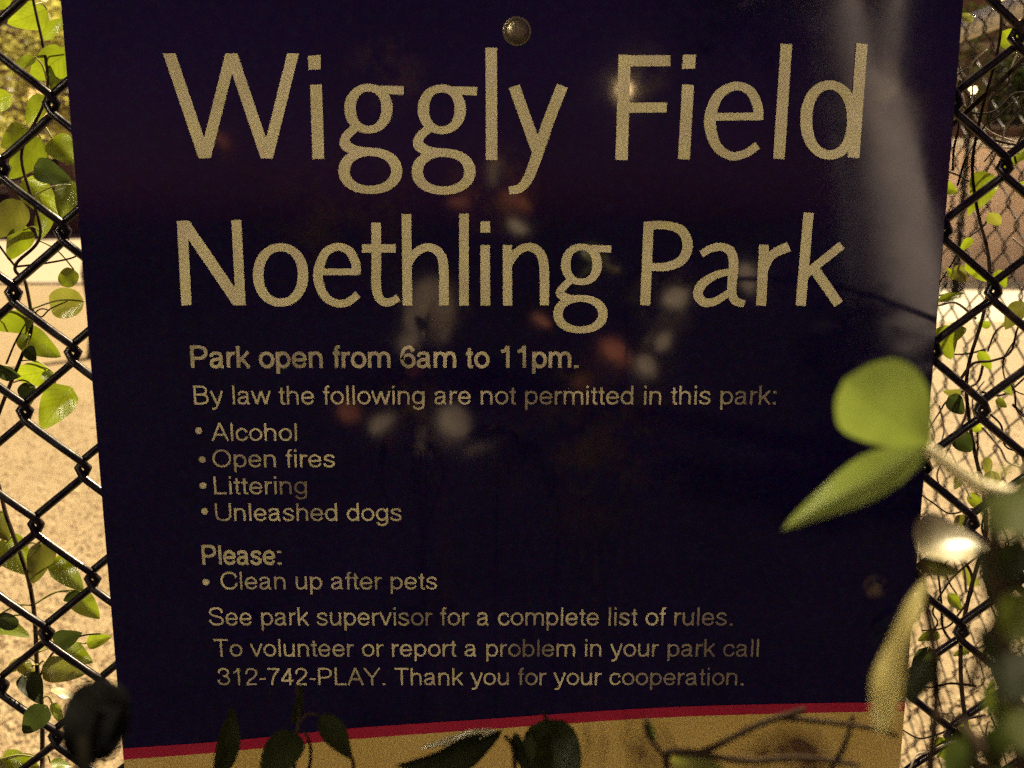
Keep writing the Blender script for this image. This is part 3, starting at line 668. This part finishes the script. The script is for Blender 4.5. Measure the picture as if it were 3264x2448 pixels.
# dark leaves rising at the lower left corner
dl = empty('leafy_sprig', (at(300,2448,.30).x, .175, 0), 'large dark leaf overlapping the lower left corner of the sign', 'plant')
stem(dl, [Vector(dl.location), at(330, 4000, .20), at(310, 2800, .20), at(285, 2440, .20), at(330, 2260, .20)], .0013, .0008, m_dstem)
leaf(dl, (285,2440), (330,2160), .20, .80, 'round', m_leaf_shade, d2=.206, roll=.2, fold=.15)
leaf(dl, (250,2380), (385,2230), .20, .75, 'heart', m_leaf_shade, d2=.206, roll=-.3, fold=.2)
# three small sprigs in front of the stripe
pa = empty('leafy_sprig', (at(900,2448,.36).x, .32, 0), 'thin dark sprig of pointed leaves crossing the red stripe at left', 'plant')
stem(pa, [Vector(pa.location), at(960, 3600, .36), at(930, 2700, .36), at(940, 2400, .36), at(955, 2280, .36), at(945, 2180, .36)], .0011, .0006, m_stem)
stem(pa, [at(930,2700,.36), at(990,2420,.36), at(970,2330,.36)], .0008, .0005, m_stem)
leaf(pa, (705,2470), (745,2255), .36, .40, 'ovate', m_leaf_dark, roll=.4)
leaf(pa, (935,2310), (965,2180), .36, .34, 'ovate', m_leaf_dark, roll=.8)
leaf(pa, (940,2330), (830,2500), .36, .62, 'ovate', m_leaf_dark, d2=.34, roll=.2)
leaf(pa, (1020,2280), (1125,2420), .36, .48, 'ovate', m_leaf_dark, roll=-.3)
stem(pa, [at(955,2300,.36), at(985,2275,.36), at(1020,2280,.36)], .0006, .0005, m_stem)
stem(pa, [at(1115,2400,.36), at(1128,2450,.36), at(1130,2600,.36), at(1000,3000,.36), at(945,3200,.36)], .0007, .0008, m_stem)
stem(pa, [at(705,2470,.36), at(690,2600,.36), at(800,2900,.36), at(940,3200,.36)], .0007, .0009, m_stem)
pb_ = empty('leafy_sprig', (at(1500,2448,.34).x, .30, 0), 'arching green leaf with an added highlight strip below the middle of the stripe', 'plant')
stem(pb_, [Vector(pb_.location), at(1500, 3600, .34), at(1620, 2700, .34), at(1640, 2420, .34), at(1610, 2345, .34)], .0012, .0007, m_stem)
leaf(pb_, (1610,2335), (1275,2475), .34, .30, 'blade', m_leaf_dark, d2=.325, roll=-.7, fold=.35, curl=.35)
leaf(pb_, (1590,2325), (1330,2385), .335, .13, 'blade', m_leaf_gloss, nrm=(SUN*.5 + Vector((0,-1,.4))), fold=.1, curl=.12)  # thin pale leaf added as the highlight on the arching leaf
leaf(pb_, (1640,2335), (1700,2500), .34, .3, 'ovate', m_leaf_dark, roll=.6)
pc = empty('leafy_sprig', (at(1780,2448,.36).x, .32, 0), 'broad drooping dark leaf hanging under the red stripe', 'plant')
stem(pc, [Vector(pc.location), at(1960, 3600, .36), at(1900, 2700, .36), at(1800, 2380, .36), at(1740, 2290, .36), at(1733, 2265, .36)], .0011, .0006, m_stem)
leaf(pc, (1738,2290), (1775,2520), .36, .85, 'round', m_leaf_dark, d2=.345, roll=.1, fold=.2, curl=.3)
# bare twigs before the yellow panel at right
pd = empty('bare_twigs', (at(2500,2448,.26).x, .23, 0), 'blurred bare twigs crossing the yellow lower panel', 'twig')
stem(pd, [Vector(pd.location), at(2420, 4200, .26), at(2330, 2800, .26), at(2120, 2430, .26), at(2250, 2390, .26), at(2420, 2305, .26), at(2560, 2260, .26)], .0013, .0008, m_stem, jit=.001)
stem(pd, [at(2330,2800,.26), at(2560,2560,.26), at(2680,2400,.26), at(2720,2280,.26)], .001, .0006, m_stem)
stem(pd, [at(2480,2285,.26), at(2620,2300,.26), at(2760,2318,.255), at(2860,2345,.25)], .0009, .0006, m_stem)
stem(pd, [at(2130,2420,.26), at(2080,2360,.26), at(2060,2290,.26)], .0008, .0005, m_stem)
stem(pd, [at(2200,2400,.26), at(2380,2425,.26), at(2560,2415,.26), at(2740,2440,.26)], .0010, .0006, m_stem)
leaf(pd, (2140,2420), (2340,2480), .26, .5, 'ovate', MATS[2], roll=.3)
leaf(pd, (2060,2300), (2085,2370), .26, .45, 'ovate', m_leaf_dark)

# ------------------------------------------------------------------ trees and buildings beyond the fence
def crown_mesh(c, rad, n, size, r):
    b = MB(); cl = []
    for i in range(26):
        v = Vector((r.gauss(0, 1), r.gauss(0, 1), r.gauss(0, 1))).normalized() * r.random() ** .4
        cl.append((Vector(c) + Vector((v.x*rad[0], v.y*rad[1], v.z*rad[2])), r.uniform(.22, .42)))
    for i in range(n):
        q, s_ = r.choice(cl)
        v = Vector((r.gauss(0, 1), r.gauss(0, 1), r.gauss(0, 1))).normalized() * r.random() ** .5 * s_ * rad[0]
        p = q + v; L = size * r.uniform(.6, 1.3); W = L * r.uniform(.4, .7)
        R = Matrix.Rotation(r.uniform(0, 6.28), 3, 'Z') @ Matrix.Rotation(r.uniform(-1.2, 1.2), 3, 'X')
        pts = [(-L, 0, 0), (-L*.3, -W*.8, L*.08), (L*.5, -W*.7, L*.04), (L, 0, -L*.1), (L*.5, W*.7, L*.04), (-L*.3, W*.8, L*.08)]
        u = r.random()
        b.add([p + R @ Vector(z) for z in pts], [(0, 1, 2, 3), (0, 3, 4, 5)], [(u, u)] * 6)
    return b, cl
def tree(loc, h, rad, n, size, label, seed, mat, bark=m_bark, lean=(0, 0), tr=.09):
    r = random.Random(seed); o = empty('tree', loc, label, 'tree'); L = Vector(loc)
    top = L + Vector((lean[0], lean[1], h))
    t = MB(); n_ = 9
    pts = [L.lerp(top, i/n_) + Vector((r.uniform(-.03, .03), r.uniform(-.03, .03), 0)) for i in range(n_+1)]
    t.tube(pts, [tr*(1.35 if i == 0 else 1)*(1 - .6*i/n_) for i in range(n_+1)], 12)
    c, cl = crown_mesh(top + Vector((0, 0, rad[2]*.25)), rad, n, size, r)
    for q, _ in cl[:14]:
        s_ = pts[r.randint(5, n_-1)]; m_ = s_.lerp(q, .5) + Vector((0, 0, .08))
        t.tube(cat_rom([tuple(s_), tuple(m_), tuple(q)], 5), [tr*.35*(1 - .08*i) for i in range(11)], 6)
    t.build('trunk', bark, o, smooth=True)
    c.build('crown', mat, o)
m_tleaf = leaf_mat('tree_leaf', (.28, .28, .07), (.62, .60, .14), .55, .08, .4)
tree((-4.2, 9.4, 0), 2.5, (1.05, .9, 1.35), 5200, .035, 'young tree with sunlit yellow leaves beyond the fence at left', 5, m_tleaf)
tree((-13.5, 22.5, 0), 4.2, (2.2, 2.2, 2.4), 5000, .09, 'farther broad tree near the pavement beyond the fence', 6, m_tleaf, tr=.16)
tree((13.6, 25.0, 0), 4.6, (2.6, 2.2, 2.4), 4500, .09, 'dark tree standing behind the low brick garage', 9, m_leaf_dark, tr=.17)

def brick_mat(name, a, b, mortar, scale=1.):
    M = NM(name); co = M.coord(); mp = M.n('ShaderNodeMapping'); mp.inputs['Rotation'].default_value = (math.radians(90), 0, 0); M.l(co, mp.inputs[0])
    br = M.n('ShaderNodeTexBrick'); br.inputs['Scale'].default_value = 1; br.inputs['Brick Width'].default_value = .22; br.inputs['Row Height'].default_value = .075
    br.inputs['Mortar Size'].default_value = .008; br.inputs['Color1'].default_value = (*a, 1); br.inputs['Color2'].default_value = (*b, 1); br.inputs['Mortar'].default_value = (*mortar, 1)
    M.l(mp.outputs[0], br.inputs[0])
    col = M.mix(.4, br.outputs[0], M.ramp(M.noise(1.3, 6, .6, co), [(.3, a), (.7, b)]))
    M.principled(col, .9, normal=M.bump(br.outputs[1], -.3, .01)); return M.m
m_brick = brick_mat('tan_brick', (.50, .33, .22), (.62, .44, .31), (.55, .48, .40))
m_brick2 = brick_mat('dark_brick', (.16, .09, .07), (.24, .14, .10), (.22, .19, .17))
ga = empty('brick_garage', (11, 22, 0), 'low tan brick garage with stone coping beyond the second fence', 'building')
b = MB(); b.box((5.5, 20.0, 0), (17, 24, 2.75)); b.build('wall', m_brick, ga)
b = MB(); b.box((5.4, 19.9, 2.752), (17.1, 24.1, 2.92)); b.build('coping', m_stone, ga)
for x in (6.5, 12.2):
    b = MB(); b.box((x, 19.93, .02), (x + 2.4, 19.997, 2.15))
    for i in range(4): b.box((x + .06, 19.91, .08 + i*.52), (x + 2.34, 19.928, .54 + i*.52))
    b.build('garage_door', m_post, ga)
M = NM('lit_window'); e = M.n('ShaderNodeEmission'); e.inputs[0].default_value = (1, .58, .2, 1); e.inputs[1].default_value = 1.6; M.l(e.outputs[0], M.out.inputs[0]); m_lit = M.m
def block(name, x0, x1, y0, y1, h, label, lit, floors, bays, mat, seed):
    o = empty(name, ((x0+x1)/2, (y0+y1)/2, 0), label, 'building')
    b = MB(); b.box((x0, y0, 0), (x1, y1, h)); b.build('wall', mat, o)
    b = MB(); b.box((x0-.15, y0-.25, h+.002), (x1+.15, y1+.15, h+.5)); b.build('cornice', m_stone, o)
    fh = h / floors; bw = (x1-x0)/bays
    for f in range(1, floors):
        b = MB(); b.box((x0-.02, y0-.12, f*fh-.16), (x1+.02, y0-.002, f*fh+.16)); b.build('string_course', m_stone, o)
    for f in range(floors):
        for i in range(bays):
            cx = x0 + bw*(i+.5); z0 = f*fh + .9; z1 = f*fh + fh - .55; ww = bw*.22
            fr = MB(); fr.box((cx-ww-.08, y0-.06, z0-.12), (cx+ww+.08, y0-.003, z0)); fr.box((cx-ww-.08, y0-.06, z1), (cx+ww+.08, y0-.003, z1+.14))
            fr.box((cx-.03, y0-.05, z0), (cx+.03, y0-.003, z1)); fr.box((cx-ww, y0-.05, (z0+z1)/2-.03), (cx-.03, y0-.003, (z0+z1)/2+.03)); fr.box((cx+.03, y0-.05, (z0+z1)/2-.03), (cx+ww, y0-.003, (z0+z1)/2+.03))
            fo = fr.build('window', m_stone, o)
            pn = MB(); pn.add([(cx-ww, y0-.012, z0), (cx+ww, y0-.012, z0), (cx+ww, y0-.012, z1), (cx-ww, y0-.012, z1)], [(0,1,2,3)])
            pn.build('pane', m_lit if (f, i) in lit else m_glass, fo)
block('apartment_building', -44, -14, 60, 72, 15.5, 'tall dark brick apartment block with pale stone bands far left', {(2, 4)}, 5, 9, m_brick2, 1)
block('apartment_building', 8, 34, 38, 48, 11.5, 'dark brick apartment block with two lit windows behind the garage', {(2, 3), (1, 4)}, 3, 8, m_brick2, 2)

# ------------------------------------------------------------------ what the glossy sign face mirrors: a street side with added trunk and shrubs
tree((2.42, -4.2, 0), 3.4, (1.3, 1.3, 1.2), 2500, .05, 'pale leaning tree trunk added on the street side for its reflection in the sign', 12, m_leaf_dark, m_pbark, (-.85, .0), .31)  # unseen tree added to give the sign its pale glare band
hb = empty('added_shrub', (2.0, -3.3, 0), 'dark bushy shrub added in front of the pale trunk to fade its reflection', 'shrub')  # unseen shrub added to cut off the lower end of the glare
cm, _ = crown_mesh((2.0, -3.3, .55), (.75, .4, .55), 1500, .06, random.Random(31)); cm.build('foliage', m_leaf_shade, hb)
tb = MB(); tb.tube([(2.0, -3.3, 0), (2.02, -3.3, .35), (1.97, -3.28, .7)], [.03, .022, .01], 7); tb.build('stem', m_stem, hb, smooth=True)
def mirrored(px, py, back):
    """point on the street side, back metres behind the camera, that the sign face mirrors at a photo point"""
    q = on(px, py, DS); r_ = (q - CAMP); return q + Vector((r_.x, -r_.y, r_.z)) * ((DS + back) / r_.y)
m_silver = leaf_mat('silvery_leaf', (.66, .56, .48), (.45, .38, .20), .25, .06, .4, .2)
m_rust = leaf_mat('added_rusty_leaf', (.55, .20, .12), (.5, .18, .06), .25, .06, .4, .2)
ms = empty('added_shrub', (-.2, -1.1, 0), 'silvery leaved shrub added on the street side for pale reflections in the sign face', 'shrub')  # unseen shrub added to make pale patches in the sign's reflection
stem(ms, [(-.2, -1.1, 0), (-.17, -1.12, .5), mirrored(1400, 1500, 1.12), mirrored(1390, 1250, 1.1), mirrored(1370, 1000, 1.1), mirrored(1540, 700, 1.1), mirrored(1600, 480, 1.1)], .006, .002, n=6)
stem(ms, [mirrored(1400, 1500, 1.12), mirrored(1750, 1320, 1.15), mirrored(2060, 1160, 1.15), mirrored(2250, 960, 1.15)], .003, .0015, n=6)
stem(ms, [mirrored(1390, 1250, 1.1), mirrored(1200, 1330, 1.1), mirrored(1090, 1330, 1.1)], .002, .001, n=6)
for (b, t, wd, mt) in [((1375,890),(1330,1130),.55,m_silver), ((1385,920),(1420,1100),.40,m_silver), ((1350,1020),(1270,1120),.5,m_silver),
    ((1920,1090),(2020,1160),.5,m_rust), ((2080,1050),(2050,1130),.35,m_silver), ((2030,1140),(2090,1200),.7,m_silver), ((2090,1110),(2140,1050),.35,m_silver),
    ((1085,1290),(1150,1340),.75,m_rust), ((1180,1370),(1260,1320),.4,m_silver), ((1400,1310),(1500,1380),.72,m_silver), ((1350,1370),(1380,1470),.55,m_silver), ((1480,1445),(1580,1415),.14,m_silver),
    ((1430,1420),(1400,1340),.4,m_silver), ((1560,520),(1590,590),.8,m_silver), ((1600,620),(1690,665),.45,m_rust), ((1500,650),(1420,640),.4,m_rust), ((2110,960),(2200,930),.55,m_silver), ((2360,840),(2400,940),.7,m_silver),
    ((1640,740),(1655,700),.8,m_silver), ((1250,1380),(1220,1420),.6,m_rust), ((1830,1230),(1900,1190),.4,m_rust), ((690,420),(735,480),.5,m_rust), ((1290,1200),(1340,1160),.4,m_rust), ((1700,1010),(1760,1040),.4,m_rust)]:
    LS[0] += 1; A_, B_ = mirrored(*b, 1.08 + .1*random.random()), mirrored(*t, 1.1 + .1*random.random())
    leaf_mesh(A_, B_, wd, SUN + Vector((0, .9, -.2)), 'ovate', .3, .2, seed=LS[0]).build('leaf', mt, ms, smooth=True)
def lamp(loc, h, power, label, rg, glow=9., k=1.):
    o = empty('street_lamp', loc, label, 'street lamp'); L = Vector(loc)
    b = MB(); b.lathe([(.11*k, 0), (.11*k, .06), (.07*k, .12), (.055*k, .6), (.04*k, h-.25), (.055*k, h-.22), (.06*k, h-.13), (.03*k, h-.11)], L, (0, 0, 1), 16); b.build('post', m_post, o, smooth=True)
    M = NM('lamp_glow'); e = M.n('ShaderNodeEmission'); e.inputs[0].default_value = (1, .66, .28, 1); e.inputs[1].default_value = glow; M.l(e.outputs[0], M.out.inputs[0])
    b = MB(); b.lathe([(rg*math.sin(t)+.0005, -rg*math.cos(t)) for t in [math.pi*i/14 for i in range(15)]], L + Vector((0, 0, h-.05)), (0, 0, 1), 18); b.build('globe', M.m, o, smooth=True)
    if not power: return o
    ld = bpy.data.lights.new('lamp_light', 'POINT'); ld.energy = power; ld.color = (1, .85, .58); ld.shadow_soft_size = rg*1.15
    lo = bpy.data.objects.new('lamp_light', ld); link(lo, o); lo.location = (0, 0, h - .05)
    return o
lamp((1.45, -11.5, 0), 3.05, 0, 'small lit globe street lamp mirrored in the sign title', .075, 16., .25)
lamp((7.55, 16.0, 0), 3.46, 900, 'small lit globe lamp in front of the brick garage', .055, 4.)
lamp((-5.2, -6.6, 0), 5.6, 2600, 'tall unseen street lamp added on the street side, up left, to light the sign', .16, 20.)  # unseen lamp added as front light, set outside the sign's reflection
